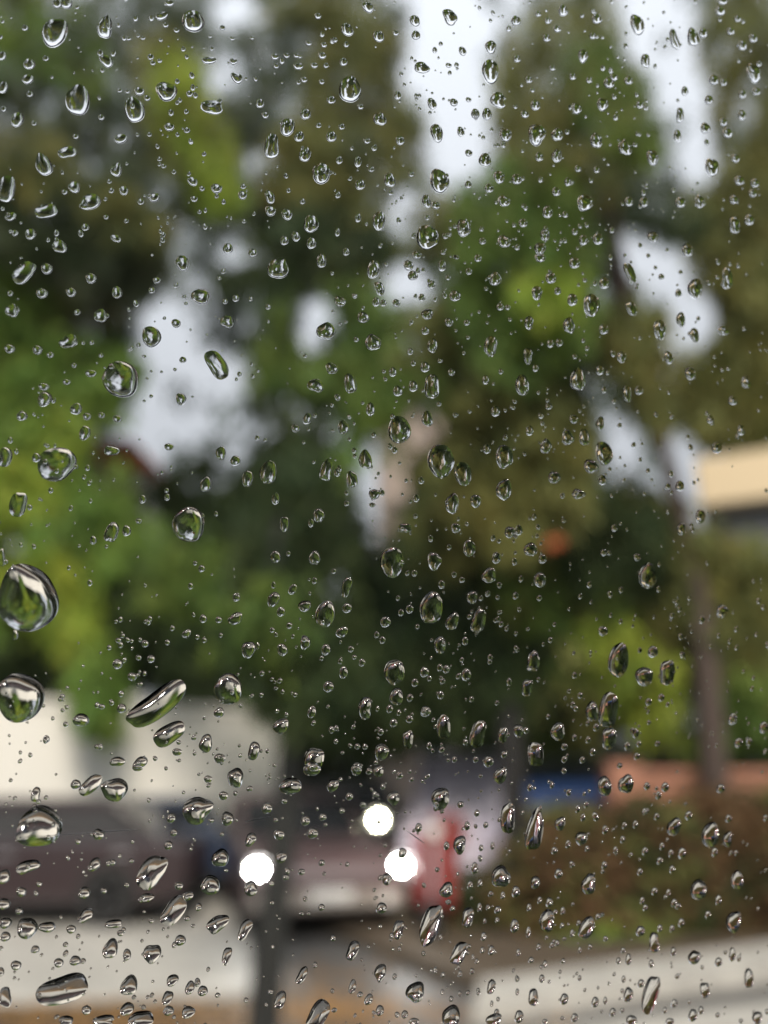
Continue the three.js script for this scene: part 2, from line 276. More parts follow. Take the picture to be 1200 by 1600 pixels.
const leafMat = new THREE.MeshPhysicalMaterial({ color: 0xffffff, roughness: 0.65, specularIntensity: 0.35, transmission: 0.45, thickness: 0, side: THREE.DoubleSide, ior: 1.4 });
const sprays = [spray(22, 0.15, 0.06, 0.17, 0.9), spray(26, 0.2, 0.035, 0.17, 1.3), spray(20, 0.12, 0.08, 0.17, 0.4)];
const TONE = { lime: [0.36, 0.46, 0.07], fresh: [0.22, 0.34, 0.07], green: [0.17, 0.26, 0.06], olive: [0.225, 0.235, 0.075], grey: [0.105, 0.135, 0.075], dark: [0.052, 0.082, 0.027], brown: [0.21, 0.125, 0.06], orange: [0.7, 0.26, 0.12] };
// openings where the sky shows: [px, py, rx, ry, turn, how open]
const GAPS = [[705, 40, 65, 75, 0, 1], [690, 110, 70, 60, 0, 1], [715, 190, 55, 90, 0, 1], [715, 265, 30, 40, 0, .9], [1025, 40, 60, 85, -10, 1], [1060, 140, 48, 75, -20, 1], [1085, 240, 34, 50, 0, 1], [985, 385, 38, 45, 0, .9], [1040, 420, 45, 45, 0, .95], [1085, 490, 48, 48, 0, 1], [1060, 560, 38, 30, 0, .5], [945, 610, 34, 38, 0, .9], [975, 692, 38, 40, 0, 1], [1065, 715, 40, 58, 0, 1],
  [265, 520, 55, 70, 0, 1], [270, 640, 62, 75, 0, 1], [340, 600, 55, 65, 0, 1], [365, 680, 42, 42, 0, .95], [300, 410, 40, 70, 0, .65], [385, 388, 30, 32, 0, .8], [352, 108, 38, 42, 0, .95], [362, 12, 36, 32, 0, 1], [243, 285, 32, 30, 0, .75], [408, 262, 28, 42, 0, .75], [330, 360, 30, 30, 0, .5], [495, 500, 36, 50, 0, 1], [632, 438, 50, 42, 0, 1], [640, 330, 38, 36, 0, .9], [450, 637, 34, 36, 0, .75], [520, 667, 30, 32, 0, .8], [405, 500, 30, 40, 0, .6], [600, 745, 46, 70, 0, 1], [595, 820, 38, 40, 0, .75], [650, 665, 48, 42, 0, 1],
  [232, 812, 26, 24, 0, .95], [365, 920, 26, 24, 0, .93], [512, 915, 28, 30, 0, .95], [345, 755, 28, 30, 0, .45], [440, 45, 45, 40, 0, .45], [1000, 290, 32, 32, 0, .55], [1155, 175, 30, 40, 0, .5], [580, 160, 30, 30, 0, .45], [875, 545, 40, 40, 0, .35], [195, 712, 64, 52, 0, 1], [1165, 775, 135, 66, 8, 1], [975, 735, 45, 22, 0, .8], [15, 15, 30, 26, 0, .4]];
// darker hollows in the nearer crowns
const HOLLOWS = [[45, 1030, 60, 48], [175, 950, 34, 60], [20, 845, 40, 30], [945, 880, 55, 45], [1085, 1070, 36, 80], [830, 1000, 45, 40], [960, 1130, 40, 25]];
const openAt = (px, py, pad) => { let o = 0; for (const [x, y, a, b, t, w] of GAPS) { const c = Math.cos(R(t)), s = Math.sin(R(t)), dx = px - x, dy = py - y, e = Math.hypot((dx * c + dy * s) / (a + pad), (dy * c - dx * s) / (b + pad)); if (e < 1) o = Math.max(o, w); } return o; };
// masses: [px, py, rx, ry, turn, distance, depth, tone, sprays, kind of spray]
function tree(name, label, group, trunk, bark, masses, limbs = true) {
  const root = trunk[0], t = thing(name, label, 'tree', [root.x, 0, root.z], 0, group), loc = (p) => V3(p.x - root.x, p.y, p.z - root.z);
  const tr = part('trunk', tube(trunk.map(loc), trunk.r0, trunk.r1, 18, 10), bark, t), topP = loc(trunk[trunk.length - 1]), all = [], twigs = [];
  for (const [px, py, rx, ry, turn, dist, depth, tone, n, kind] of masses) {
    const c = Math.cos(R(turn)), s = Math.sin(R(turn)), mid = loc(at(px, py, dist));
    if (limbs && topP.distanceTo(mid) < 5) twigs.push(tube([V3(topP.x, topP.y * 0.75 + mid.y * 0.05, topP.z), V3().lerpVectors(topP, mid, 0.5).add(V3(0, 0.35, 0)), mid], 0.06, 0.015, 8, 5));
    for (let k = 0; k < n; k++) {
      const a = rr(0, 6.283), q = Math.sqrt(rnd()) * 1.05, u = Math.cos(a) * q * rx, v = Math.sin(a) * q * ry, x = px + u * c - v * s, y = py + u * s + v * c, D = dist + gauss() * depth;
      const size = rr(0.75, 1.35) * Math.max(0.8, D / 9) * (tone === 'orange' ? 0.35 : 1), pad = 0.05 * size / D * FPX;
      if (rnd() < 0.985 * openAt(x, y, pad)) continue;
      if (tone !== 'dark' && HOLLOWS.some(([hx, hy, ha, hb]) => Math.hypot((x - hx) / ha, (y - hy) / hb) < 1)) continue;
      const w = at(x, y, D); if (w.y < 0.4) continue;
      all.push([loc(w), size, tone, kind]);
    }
  }
  if (twigs.length) part('limb', twigs, bark, t);
  for (const kind of [0, 1, 2]) {
    const list = all.filter((q) => q[3] === kind); if (!list.length) continue;
    const im = shadows(new THREE.InstancedMesh(sprays[kind], leafMat, list.length)); im.name = 'crown'; im.userData.kind = 'stuff';
    const m = new THREE.Matrix4(), qn = new THREE.Quaternion(), col = new THREE.Color();
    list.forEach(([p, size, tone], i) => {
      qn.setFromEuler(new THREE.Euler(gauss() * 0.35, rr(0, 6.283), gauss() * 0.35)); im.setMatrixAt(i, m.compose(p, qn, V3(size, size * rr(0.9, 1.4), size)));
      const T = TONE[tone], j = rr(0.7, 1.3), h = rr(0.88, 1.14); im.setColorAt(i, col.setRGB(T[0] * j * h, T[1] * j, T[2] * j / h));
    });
    t.add(im);
  }
  return t;
}
const trunkLine = (pts, r0, r1) => { const a = pts.map(([px, py, d]) => at(px, py, d)); a[0].y = 0; a.r0 = r0; a.r1 = r1; return a; };
tree('lime_leaved_tree', 'tree with bright green drooping leaves and slim leaning dark trunk beside the pale forecourt', null, trunkLine([[410, 1620, 5.8], [424, 1460, 5.8], [440, 1330, 5.8], [454, 1160, 5.85], [462, 1000, 5.9], [466, 840, 6.0], [460, 740, 6.1]], 0.115, 0.05), mat([0.02, 0.021, 0.019], { roughness: 0.9 }), [
  [95, 900, 190, 140, 0, 16.2, 0.5, 'fresh', 330, 0], [50, 790, 140, 130, 0, 16.4, 0.5, 'fresh', 230, 0], [30, 770, 50, 50, 0, 16.0, 0.3, 'lime', 50, 0], [140, 640, 120, 110, 0, 16.6, 0.5, 'fresh', 170, 0], [95, 680, 40, 30, 0, 16.2, 0.3, 'lime', 24, 0], [155, 1080, 34, 55, 0, 12.0, 0.2, 'fresh', 60, 0], 
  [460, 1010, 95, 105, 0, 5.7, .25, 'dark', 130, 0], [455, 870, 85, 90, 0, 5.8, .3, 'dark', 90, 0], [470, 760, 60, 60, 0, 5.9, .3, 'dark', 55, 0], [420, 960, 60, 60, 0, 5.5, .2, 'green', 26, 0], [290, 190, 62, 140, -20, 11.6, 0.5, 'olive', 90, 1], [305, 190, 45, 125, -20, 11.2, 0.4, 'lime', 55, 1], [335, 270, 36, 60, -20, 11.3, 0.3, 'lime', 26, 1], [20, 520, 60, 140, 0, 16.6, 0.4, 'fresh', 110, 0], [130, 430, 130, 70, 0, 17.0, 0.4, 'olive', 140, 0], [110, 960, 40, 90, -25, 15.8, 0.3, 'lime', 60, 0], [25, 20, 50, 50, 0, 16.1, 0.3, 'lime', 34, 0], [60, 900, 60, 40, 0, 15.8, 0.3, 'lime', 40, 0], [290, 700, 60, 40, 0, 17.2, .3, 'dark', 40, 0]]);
tree('feathery_tree', 'tall grey green feathery tree towering behind the drooping bright green one', null, trunkLine([[130, 1290, 17], [135, 1000, 17], [150, 600, 17], [200, 200, 17]], 0.22, 0.08), M.bark, [
  [150, 180, 260, 260, 0, 16.0, 1, 'grey', 620, 1], [440, 150, 170, 190, 0, 16.0, 0.9, 'grey', 330, 1], [300, 340, 220, 110, 0, 16.3, 0.8, 'grey', 260, 1], [90, 330, 140, 80, 0, 15.4, .6, 'dark', 130, 1], [420, 330, 120, 150, 0, 16.5, 0.6, 'dark', 200, 1], [60, 80, 120, 80, 0, 15.5, .5, 'green', 80, 1], [480, 15, 60, 30, 0, 15.5, .5, 'olive', 40, 1], [200, 330, 60, 50, 0, 15.0, .4, 'olive', 36, 1], [60, 250, 60, 50, 0, 15.0, .4, 'olive', 34, 1], [470, 260, 50, 90, 0, 15.0, .4, 'olive', 50, 1], [560, 230, 90, 220, 0, 15.6, 0.6, 'olive', 300, 1], [705, 345, 55, 50, 0, 15.6, .4, 'olive', 70, 1]]);
tree('dense_dark_tree', 'dense dark green tree on a slim black trunk beyond the headlamps', null, trunkLine([[812, 1470, 9.0], [806, 1330, 9.0], [801, 1190, 9.1], [795, 1120, 9.6], [780, 1000, 10.9], [760, 800, 11.4]], 0.15, 0.07), mat([0.012, 0.011, 0.01], { roughness: 0.95 }), [
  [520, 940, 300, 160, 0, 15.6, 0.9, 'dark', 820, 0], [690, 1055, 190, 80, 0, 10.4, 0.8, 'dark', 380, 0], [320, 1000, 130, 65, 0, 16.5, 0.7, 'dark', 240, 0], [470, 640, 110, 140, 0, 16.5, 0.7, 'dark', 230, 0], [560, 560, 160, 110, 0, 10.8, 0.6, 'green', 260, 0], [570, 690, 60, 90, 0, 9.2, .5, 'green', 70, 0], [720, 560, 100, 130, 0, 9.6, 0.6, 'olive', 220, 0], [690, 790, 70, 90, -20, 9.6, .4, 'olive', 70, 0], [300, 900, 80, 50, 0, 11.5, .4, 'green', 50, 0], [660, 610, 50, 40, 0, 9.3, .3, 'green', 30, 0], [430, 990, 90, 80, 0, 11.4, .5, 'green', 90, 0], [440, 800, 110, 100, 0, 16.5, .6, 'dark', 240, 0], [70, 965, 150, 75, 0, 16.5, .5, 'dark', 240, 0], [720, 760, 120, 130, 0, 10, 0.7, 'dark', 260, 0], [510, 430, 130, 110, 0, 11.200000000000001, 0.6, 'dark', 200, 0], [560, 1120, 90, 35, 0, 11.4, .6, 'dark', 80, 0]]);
tree('olive_leaning_tree', 'olive green tree with a leaning brown trunk beside the terracotta wall', null, trunkLine([[1124, 1400, 9.35], [1116, 1200, 9.35], [1104, 1040, 9.6], [1082, 880, 10.2], [1010, 600, 9.8], [950, 300, 9.6]], 0.17, 0.06), M.barkBrown, [
  [900, 150, 130, 150, 0, 8.4, 0.7, 'olive', 300, 1], [960, 150, 60, 110, -40, 8, 0.4, 'green', 80, 1], [820, 420, 110, 170, 0, 8.4, 0.6, 'green', 300, 0], [860, 460, 42, 42, 0, 7.9, 0.3, 'lime', 44, 0], [765, 320, 50, 80, 0, 8, .4, 'green', 60, 0], [930, 340, 120, 80, 0, 10.5, 0.6, 'dark', 190, 1], [880, 560, 120, 100, 0, 9.4, 0.6, 'dark', 190, 0], [800, 720, 120, 140, 0, 9, 0.6, 'olive', 280, 0], [1000, 560, 60, 100, 0, 9, .5, 'olive', 90, 0], [960, 960, 190, 185, 0, 10.5, 0.7, 'olive', 598, 0], [870, 930, 90, 120, -30, 10.1, .4, 'green', 172, 0], [1000, 1055, 55, 120, -40, 10.0, .4, 'lime', 69, 0], [900, 1080, 150, 70, 0, 11.3, 0.6, 'green', 230, 0], [960, 850, 80, 70, 0, 9.6, .5, 'dark', 110, 0], [866, 845, 9, 6, 0, 7.9, .05, 'orange', 8, 2]]);
tree('brownish_tree', 'tall olive brown thin leaved tree rising behind the tan house', null, trunkLine([[1270, 1290, 20.5], [1260, 1000, 20.5], [1230, 600, 20.5], [1200, 200, 20.5]], 0.2, 0.07), M.barkBrown, [
  [1160, 600, 90, 170, 0, 19.3, 0.6, 'olive', 260, 0], [1160, 230, 90, 260, 0, 20.1, 0.8, 'olive', 380, 1], [1130, 420, 60, 100, 0, 19.5, .5, 'olive', 90, 0], [1330, 600, 160, 600, 0, 20.5, 1.2, 'olive', 900, 0], [1090, 640, 50, 60, 0, 19.5, .5, 'olive', 60, 0]]);
tree('garden_tree', 'rounded olive tree before the tan house, over the terracotta wall', null, trunkLine([[1215, 1330, 10.9], [1205, 1150, 10.9], [1190, 950, 10.8]], 0.12, 0.05), M.barkBrown, [
  [1165, 955, 105, 150, 0, 10.6, 0.5, 'olive', 300, 0], [1170, 1110, 85, 55, 0, 10.5, .4, 'green', 90, 0], [1330, 980, 120, 170, 0, 10.8, .5, 'olive', 220, 0]]);
const wood = 'tall trees closing the view behind the nearer ones';
for (const [px, d] of [[40, 21], [440, 21], [830, 15.5], [1130, 25]])
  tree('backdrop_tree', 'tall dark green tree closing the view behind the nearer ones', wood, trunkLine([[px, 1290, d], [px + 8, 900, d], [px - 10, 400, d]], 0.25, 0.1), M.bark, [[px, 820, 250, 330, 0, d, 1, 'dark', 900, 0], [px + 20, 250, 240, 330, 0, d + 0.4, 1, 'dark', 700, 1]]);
const side = 'trees standing further along the road';
for (const [px, py, d, rx, ry, n] of [[-480, 550, 22, 260, 520, 900], [-1300, 700, 12, 380, 560, 1000], [1750, 650, 12, 260, 560, 900], [2500, 700, 12, 420, 520, 900]])
  tree('roadside_tree', 'mid green tree standing further along the road', side, trunkLine([[px, 1300, d], [px + 10, 900, d], [px, 600, d]], 0.24, 0.1), M.bark, [[px, py, rx, ry, 0, d, 1.2, 'green', n, 0]]);

{ // far line of bushes that closes the view under the crowns
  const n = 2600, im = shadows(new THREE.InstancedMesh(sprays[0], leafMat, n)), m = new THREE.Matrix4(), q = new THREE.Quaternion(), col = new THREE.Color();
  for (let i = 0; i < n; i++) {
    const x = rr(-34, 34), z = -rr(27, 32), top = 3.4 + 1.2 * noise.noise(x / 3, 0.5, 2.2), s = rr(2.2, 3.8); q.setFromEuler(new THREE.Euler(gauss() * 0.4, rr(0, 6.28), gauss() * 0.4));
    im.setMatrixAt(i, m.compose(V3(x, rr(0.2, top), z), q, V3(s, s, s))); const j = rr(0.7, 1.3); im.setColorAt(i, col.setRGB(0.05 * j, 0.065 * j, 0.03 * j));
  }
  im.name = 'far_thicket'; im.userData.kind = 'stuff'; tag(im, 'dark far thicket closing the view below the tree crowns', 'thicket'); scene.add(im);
}
// hedge and undergrowth on the right
function bush(name, label, group, px, py, dist, rx, ry, depth, tones, n) {
  const c = at(px, py, dist), t = thing(name, label, 'shrub', [c.x, 0.1, c.z], 0, group), k = dist / FPX * 1.08;
  part('stem', [0, 1, 2, 3, 4].map((i) => tube([V3(gauss() * 0.15, 0, gauss() * 0.1), V3(gauss() * 0.3, (c.y) * 0.5, gauss() * 0.2), V3((i - 2) * 0.35 * rx * k, c.y - 0.1 + ry * k * 0.4, gauss() * 0.2)], 0.025, 0.008, 6, 5)), M.barkBrown, t);
  const im = shadows(new THREE.InstancedMesh(sprays[2], leafMat, n)); im.name = 'foliage'; im.userData.kind = 'stuff';
  const m = new THREE.Matrix4(), q = new THREE.Quaternion(), col = new THREE.Color();
  for (let i = 0; i < n; i++) {
    const a = rr(0, 6.283), b = Math.acos(rr(-1, 1)), r = Math.cbrt(rr(0.25, 1)), size = rr(0.6, 1.05);
    q.setFromEuler(new THREE.Euler(gauss(), rr(0, 6.28), gauss()));
    const y = Math.max(0.05, c.y - 0.1 + Math.cos(b) * r * ry * k);
    im.setMatrixAt(i, m.compose(V3(Math.sin(b) * Math.cos(a) * r * rx * k, y, Math.sin(b) * Math.sin(a) * r * depth), q, V3(size, size, size)));
    const T = TONE[tones[Math.floor(rnd() * tones.length)]], j = rr(0.7, 1.25); im.setColorAt(i, col.setRGB(T[0] * j, T[1] * j, T[2] * j));
  }
  t.add(im); return t;
}
const hedge = 'brownish shrubs along the footway';
for (const [px, py, d, rx, ry, n, tones] of [[905, 1395, 8.95, 110, 115, 420, ['olive', 'brown', 'brown']], [1010, 1390, 9.0, 120, 120, 420, ['dark', 'brown', 'olive']], [1130, 1385, 9.1, 110, 125, 420, ['brown', 'dark', 'brown']], [1260, 1380, 9.2, 120, 130, 380, ['brown', 'dark', 'olive']]])
  bush('hedge_shrub', 'brownish green shrub in the row along the footway', hedge, px, py, d, rx, ry, 0.42, tones, n);
bush('low_shrub', 'low dull shrub at the foot of the dark slim trunk', null, 775, 1440, 9.4, 70, 70, 0.4, ['dark', 'brown', 'dark'], 200);
bush('grass_tuft', 'fresh green tuft of growth at the kerb before the hedge', null, 945, 1500, 8.7, 80, 26, 0.2, ['lime', 'green'], 90);
{ // fallen leaves on the wet road
  const g = new THREE.BufferGeometry(); g.setAttribute('position', new THREE.Float32BufferAttribute([0, 0, 0, 0.5, 0.06, 0.28, 0.5, 0.06, -0.28, 1, 0, 0], 3)); g.setIndex([0, 1, 2, 1, 3, 2]); g.computeVertexNormals();
  const n = 1900, im = shadows(new THREE.InstancedMesh(g, mat([1, 1, 1], { roughness: 0.6 }), n)), m = new THREE.Matrix4(), q = new THREE.Quaternion(), col = new THREE.Color();
  for (let i = 0; i < n; i++) {
    const c = i > 1000 ? onGround(rr(-300, 400), rr(1572, 1640)) : onGround(rnd() < 0.6 ? 520 + gauss() * 120 : rr(100, 900), rnd() < 0.6 ? 1580 + gauss() * 22 : rr(1500, 1640));
    q.setFromEuler(new THREE.Euler(gauss() * 0.15, rr(0, 6.28), gauss() * 0.15)); const s = rr(0.05, 0.11);
    im.setMatrixAt(i, m.compose(V3(c.x, i > 1000 ? 0.036 : 0.008, c.z), q, V3(s, s, s))); const j = rr(0.6, 1.2); im.setColorAt(i, col.setRGB(0.3 * j, 0.16 * j, 0.05 * j));
  }
  im.name = 'fallen_leaves'; im.userData.kind = 'stuff'; tag(im, 'orange brown fallen leaves scattered on the wet road', 'leaves'); scene.add(im);
}
// every drop as seen: tile origin, then [x, y, width, height, tilt] in thirds of a pixel
const DROPS = [
  [0, 0, [[255,155,110,130,25], [492,128,68,98,10], [905,100,95,100,-10], [757,75,54,34,65], [793,15,36,26], [312,15,45,50,20], [268,18,36,36], [117,130,26,26], [10,262,30,40,20], [137,300,50,48], [130,372,50,38,60], [14,410,36,55,20], [140,440,26,26], [498,285,66,48,-60], [470,248,24,28], [215,273,24,24], [706,267,26,26], [716,295,24,20], [748,285,22,18], [365,470,100,140,10], [630,515,85,115,-5], [780,428,90,88,-20], [653,428,42,34], [690,460,26,24], [888,440,28,26], [80,560,54,68,20], [160,577,22,22], [475,550,26,24], [993,502,98,58,88], [980,283,62,30,80], [1094,288,34,26,80], [1110,365,56,44,-60], [1043,130,22,22], [793,595,42,34,80], [876,610,26,26], [565,650,56,40,70], [315,712,78,48,70], [205,775,68,102,-20], [545,797,54,56], [355,640,24,20], [30,885,68,120,10], [348,877,46,54,10], [303,900,24,22], [580,893,40,36,-50], [425,945,94,70,70], [215,990,94,60,70], [50,1015,50,34,60], [400,1065,30,32], [902,850,46,34,-60], [947,883,24,22], [1015,883,48,40,80], [722,925,46,38,70], [660,945,28,28], [910,932,30,26], [1137,915,38,36], [1140,873,24,24], [280,1155,68,52,-60], [143,1097,46,44,-30], [70,1092,28,26], [543,1117,44,28,-70], [1068,1165,40,46], [1185,1185,36,36], [497,1017,22,20], [592,1035,20,20], [815,805,18,20], [767,778,22,18], [748,745,20,20], [603,180,22,16], [670,178,20,16], [753,187,18,16], [561,424,20,16], [700,630,20,20], [513,850,20,20], [985,170,18,14], [1088,180,22,16], [1182,178,18,14], [776,118,24,20], [827,142,24,20]]],
  [400, 0, [[910,80,58,80,-40], [525,35,52,42,-60], [745,97,46,50,-30], [428,140,58,54,-30], [575,170,54,48,-50], [655,155,26,22], [750,165,36,40], [290,75,28,26], [367,187,28,24], [310,160,18,26], [247,202,26,22], [318,210,26,24], [423,208,22,26], [310,260,34,30], [88,266,32,26], [143,260,26,22], [190,260,26,18], [198,310,42,30,85], [273,306,30,24], [328,306,22,24], [95,308,22,24], [410,290,32,36], [225,373,28,24], [308,383,24,22], [440,420,95,120,15], [777,317,70,50,85], [968,240,30,42,-30], [1100,220,50,60,-10], [1098,335,76,110,-5], [838,235,20,28], [866,205,18,20], [903,306,28,20], [940,304,20,22], [825,487,36,54,-25], [927,480,36,32], [1135,470,66,76,-15], [1028,533,36,44], [1082,535,40,54], [996,467,26,20], [665,447,28,38], [352,468,36,36], [18,485,36,40], [43,540,30,28], [232,535,42,48], [148,595,62,84,10], [580,557,58,58], [490,500,26,24], [203,640,38,48,20], [353,640,42,48], [402,593,26,28], [293,587,24,24], [73,685,62,110,5], [848,622,58,82,-20], [960,618,30,46,-15], [1170,632,54,60], [997,717,34,28], [675,658,36,42,-20], [520,660,30,24], [230,725,52,64,10], [390,750,26,36], [478,758,28,48], [540,792,26,26], [305,812,80,96,5], [488,866,40,46], [628,843,50,66,-10], [860,850,88,108,-15], [1073,750,54,64], [1140,830,50,56], [800,943,42,56,-20], [843,962,38,32], [728,815,24,26], [995,865,30,34], [1093,882,36,40], [1162,942,56,50], [65,922,42,60,-20], [68,988,46,44], [145,1005,42,50,-40], [383,913,24,30], [218,943,22,26], [258,1050,66,78], [478,1020,24,40], [577,1035,58,84,5], [803,1112,98,112], [972,1070,66,76], [1163,1130,60,58], [1062,1130,28,30], [888,1107,28,24], [133,1128,34,40], [187,1108,34,44,-20], [260,1140,38,50], [382,1088,20,36], [423,1180,26,34], [755,1195,40,30]]],
  [800, 0, [[240,50,40,52], [18,97,40,44], [398,88,44,46], [333,260,48,58,-10], [163,178,32,34], [212,135,34,30], [168,96,26,30], [378,168,28,30], [123,65,26,26], [588,115,66,88,-20], [762,185,42,86,-20], [848,175,54,80,-10], [626,285,40,62], [24,275,30,34], [80,373,30,32], [190,318,26,26], [285,358,28,32], [362,375,26,28], [455,388,46,48], [478,362,36,30], [547,377,36,36], [110,493,40,48], [60,535,36,32], [303,508,46,50], [425,490,56,56], [600,490,32,36], [115,630,80,98], [213,630,52,60], [395,658,60,64], [530,690,60,74,-15], [660,738,60,66], [210,730,46,60], [128,735,34,40], [788,540,36,66], [776,637,34,54], [810,427,30,42], [905,600,46,50], [1010,622,46,44], [990,572,36,34], [1078,540,36,46], [1133,340,68,84,-20], [945,375,44,44], [992,385,30,34], [1080,212,40,46], [1130,178,38,40], [1025,145,34,34], [895,155,40,44], [985,5,44,30], [975,52,44,38], [1058,87,30,30], [1145,428,36,36], [922,468,38,40], [1080,440,34,40], [342,950,72,78], [167,993,46,56], [155,1100,44,54], [208,898,36,40], [262,852,30,38], [22,840,44,46], [310,790,28,30], [397,795,26,30], [52,1045,36,38], [335,1125,36,46], [403,1120,44,52], [618,948,38,44], [548,945,36,42], [790,948,44,48], [880,945,46,58], [937,785,66,82], [1042,1055,46,76], [1040,935,40,40], [1112,1030,42,48], [1047,742,40,36], [1065,845,46,40], [1138,858,38,40], [1128,905,36,34], [822,1172,54,60], [660,1110,50,50], [295,1085,26,30], [250,1005,24,28], [132,1165,54,56]]],
  [0, 400, [[112,77,70,115,40], [220,60,48,44], [427,105,44,42], [548,170,44,54,-10], [197,175,48,40], [333,170,42,36], [48,175,24,22], [55,255,54,60,20], [362,263,26,26], [472,280,54,62,10], [320,400,78,58,70], [45,435,44,34], [176,440,40,36], [235,463,30,24], [347,513,22,20], [425,550,48,28], [567,580,152,165,0], [710,378,84,92], [855,33,58,68,-10], [735,113,32,26], [712,160,28,28], [940,190,78,70], [825,316,40,36], [1065,308,58,54], [1017,510,76,140,-30], [857,487,28,28], [848,670,42,56], [820,532,16,14], [757,543,12,12], [708,541,12,12], [688,575,12,12], [676,470,18,12], [902,660,10,10], [792,895,40,28], [1055,212,22,24], [1105,197,28,32], [1175,200,18,22], [205,613,44,30], [312,590,32,22], [210,670,58,68,20], [357,717,44,52,30], [103,750,42,42], [408,752,34,30], [476,746,28,24], [550,763,38,28], [397,830,46,68,20], [170,945,34,40], [265,975,165,150,60], [25,943,52,90,10], [522,912,64,48], [85,1165,70,110,10], [1035,925,46,58], [1103,960,40,44], [1160,1045,50,72,10], [965,1070,48,68,10], [783,1130,22,30], [781,1098,18,20], [668,1140,26,36], [430,405,20,20], [1047,70,18,24], [1028,103,18,16]]],
  [400, 400, [[103,60,98,92,30], [308,22,44,62], [552,62,58,82,10], [715,45,44,42], [735,92,42,42], [580,152,40,64,-15], [873,45,30,50], [940,5,24,18], [1040,10,30,32], [998,72,26,30], [1122,107,50,62], [823,135,34,36], [933,187,46,48], [777,195,28,34], [803,272,52,48], [658,220,34,32], [597,220,26,30], [563,215,30,40], [395,212,50,50], [463,187,24,22], [57,237,22,26], [328,352,80,78], [503,287,54,50], [548,405,68,74], [470,390,22,24], [422,308,14,14], [394,318,18,14], [231,467,16,18], [793,350,32,36], [905,310,36,34], [988,312,24,26], [828,420,46,62], [723,447,24,30], [1100,420,56,90,10], [793,520,38,46], [738,502,20,26], [863,490,20,20], [917,545,30,28], [355,527,54,50], [280,607,74,56,-65], [442,597,50,90,-10], [642,543,30,42], [600,540,16,18], [665,632,38,46], [738,610,36,48], [825,612,68,104], [383,663,28,26], [537,717,36,58], [240,763,32,50,15], [277,747,16,20], [185,808,34,32], [410,803,50,60], [672,815,100,125], [803,765,50,70,-20], [865,960,120,150], [513,955,58,86], [650,910,24,28], [673,970,14,14], [58,1015,72,108,10], [330,1005,56,90,15], [380,1015,26,36], [92,1137,30,52], [450,1048,48,74], [555,1117,48,50], [545,1167,28,20], [970,1020,76,110,-10], [1163,940,76,110], [1163,1095,70,95], [1030,1148,48,60], [920,1160,60,90], [1123,728,36,46], [935,745,24,20], [1083,905,30,40], [1145,238,30,32], [1180,240,22,24], [1077,580,26,40], [703,1052,16,18], [775,1052,24,30], [752,1135,24,34], [43,862,14,16], [5,853,18,22], [224,873,14,16], [425,1160,22,22], [425,1110,16,20]]],
  [800, 400, [[132,8,48,36], [293,32,46,50], [555,78,44,92,-25], [700,97,26,26], [780,175,28,38], [858,152,76,86], [432,128,44,50], [182,103,46,50], [117,172,48,64], [215,163,28,34], [283,205,42,54], [373,230,76,104], [560,245,44,68,-25], [268,325,52,72], [80,312,42,60], [792,298,44,64], [855,370,46,62,-20], [693,345,60,90], [735,475,38,58,-20], [430,343,40,46], [180,410,28,36], [222,405,30,34], [75,470,42,66], [516,472,42,56], [110,525,24,32], [48,605,62,92], [310,580,72,100,-10], [432,628,22,28], [540,645,40,70], [595,630,38,38], [835,550,54,56], [1010,105,50,96], [1098,590,46,56], [1035,678,40,40], [990,350,54,40], [135,748,22,26], [172,705,28,28], [83,818,30,44], [158,892,48,70], [262,850,58,66], [340,850,50,72], [432,925,78,108,-10], [370,985,70,58], [198,1038,58,52], [425,1050,34,44], [415,785,40,58], [290,765,40,36], [310,1115,56,46], [788,1078,38,46], [730,1080,26,26], [1075,815,34,48], [960,900,46,48], [930,765,30,36], [413,535,34,42]]],
  [0, 800, [[72,575,22,44], [130,410,265,290,0], [95,870,195,225,0], [5,215,34,80], [523,95,54,92,20], [593,88,34,46], [437,132,26,36], [650,42,26,22], [885,58,142,152,0], [945,265,26,30], [893,347,20,28], [915,240,18,18], [1107,400,30,36], [1103,500,66,50,60], [952,500,28,36], [1025,505,26,28], [875,570,30,42,40], [957,600,20,24], [925,585,18,22], [1035,577,16,20], [1165,645,58,80,30], [1070,830,120,140,5], [1027,940,40,46,30], [740,900,115,290,55], [793,1040,85,145,60], [380,975,72,56], [570,920,36,40], [477,912,26,22], [568,852,22,28], [620,772,38,34], [551,712,40,44], [708,688,32,34], [680,617,28,32], [555,602,24,22], [965,1085,60,80,5], [1190,1120,48,82,15], [1030,1155,50,40], [830,1125,42,30], [550,1170,66,44], [658,1175,68,50,55], [217,1065,26,34], [455,1100,24,20], [650,683,24,22], [512,635,18,22], [703,500,18,24]]],
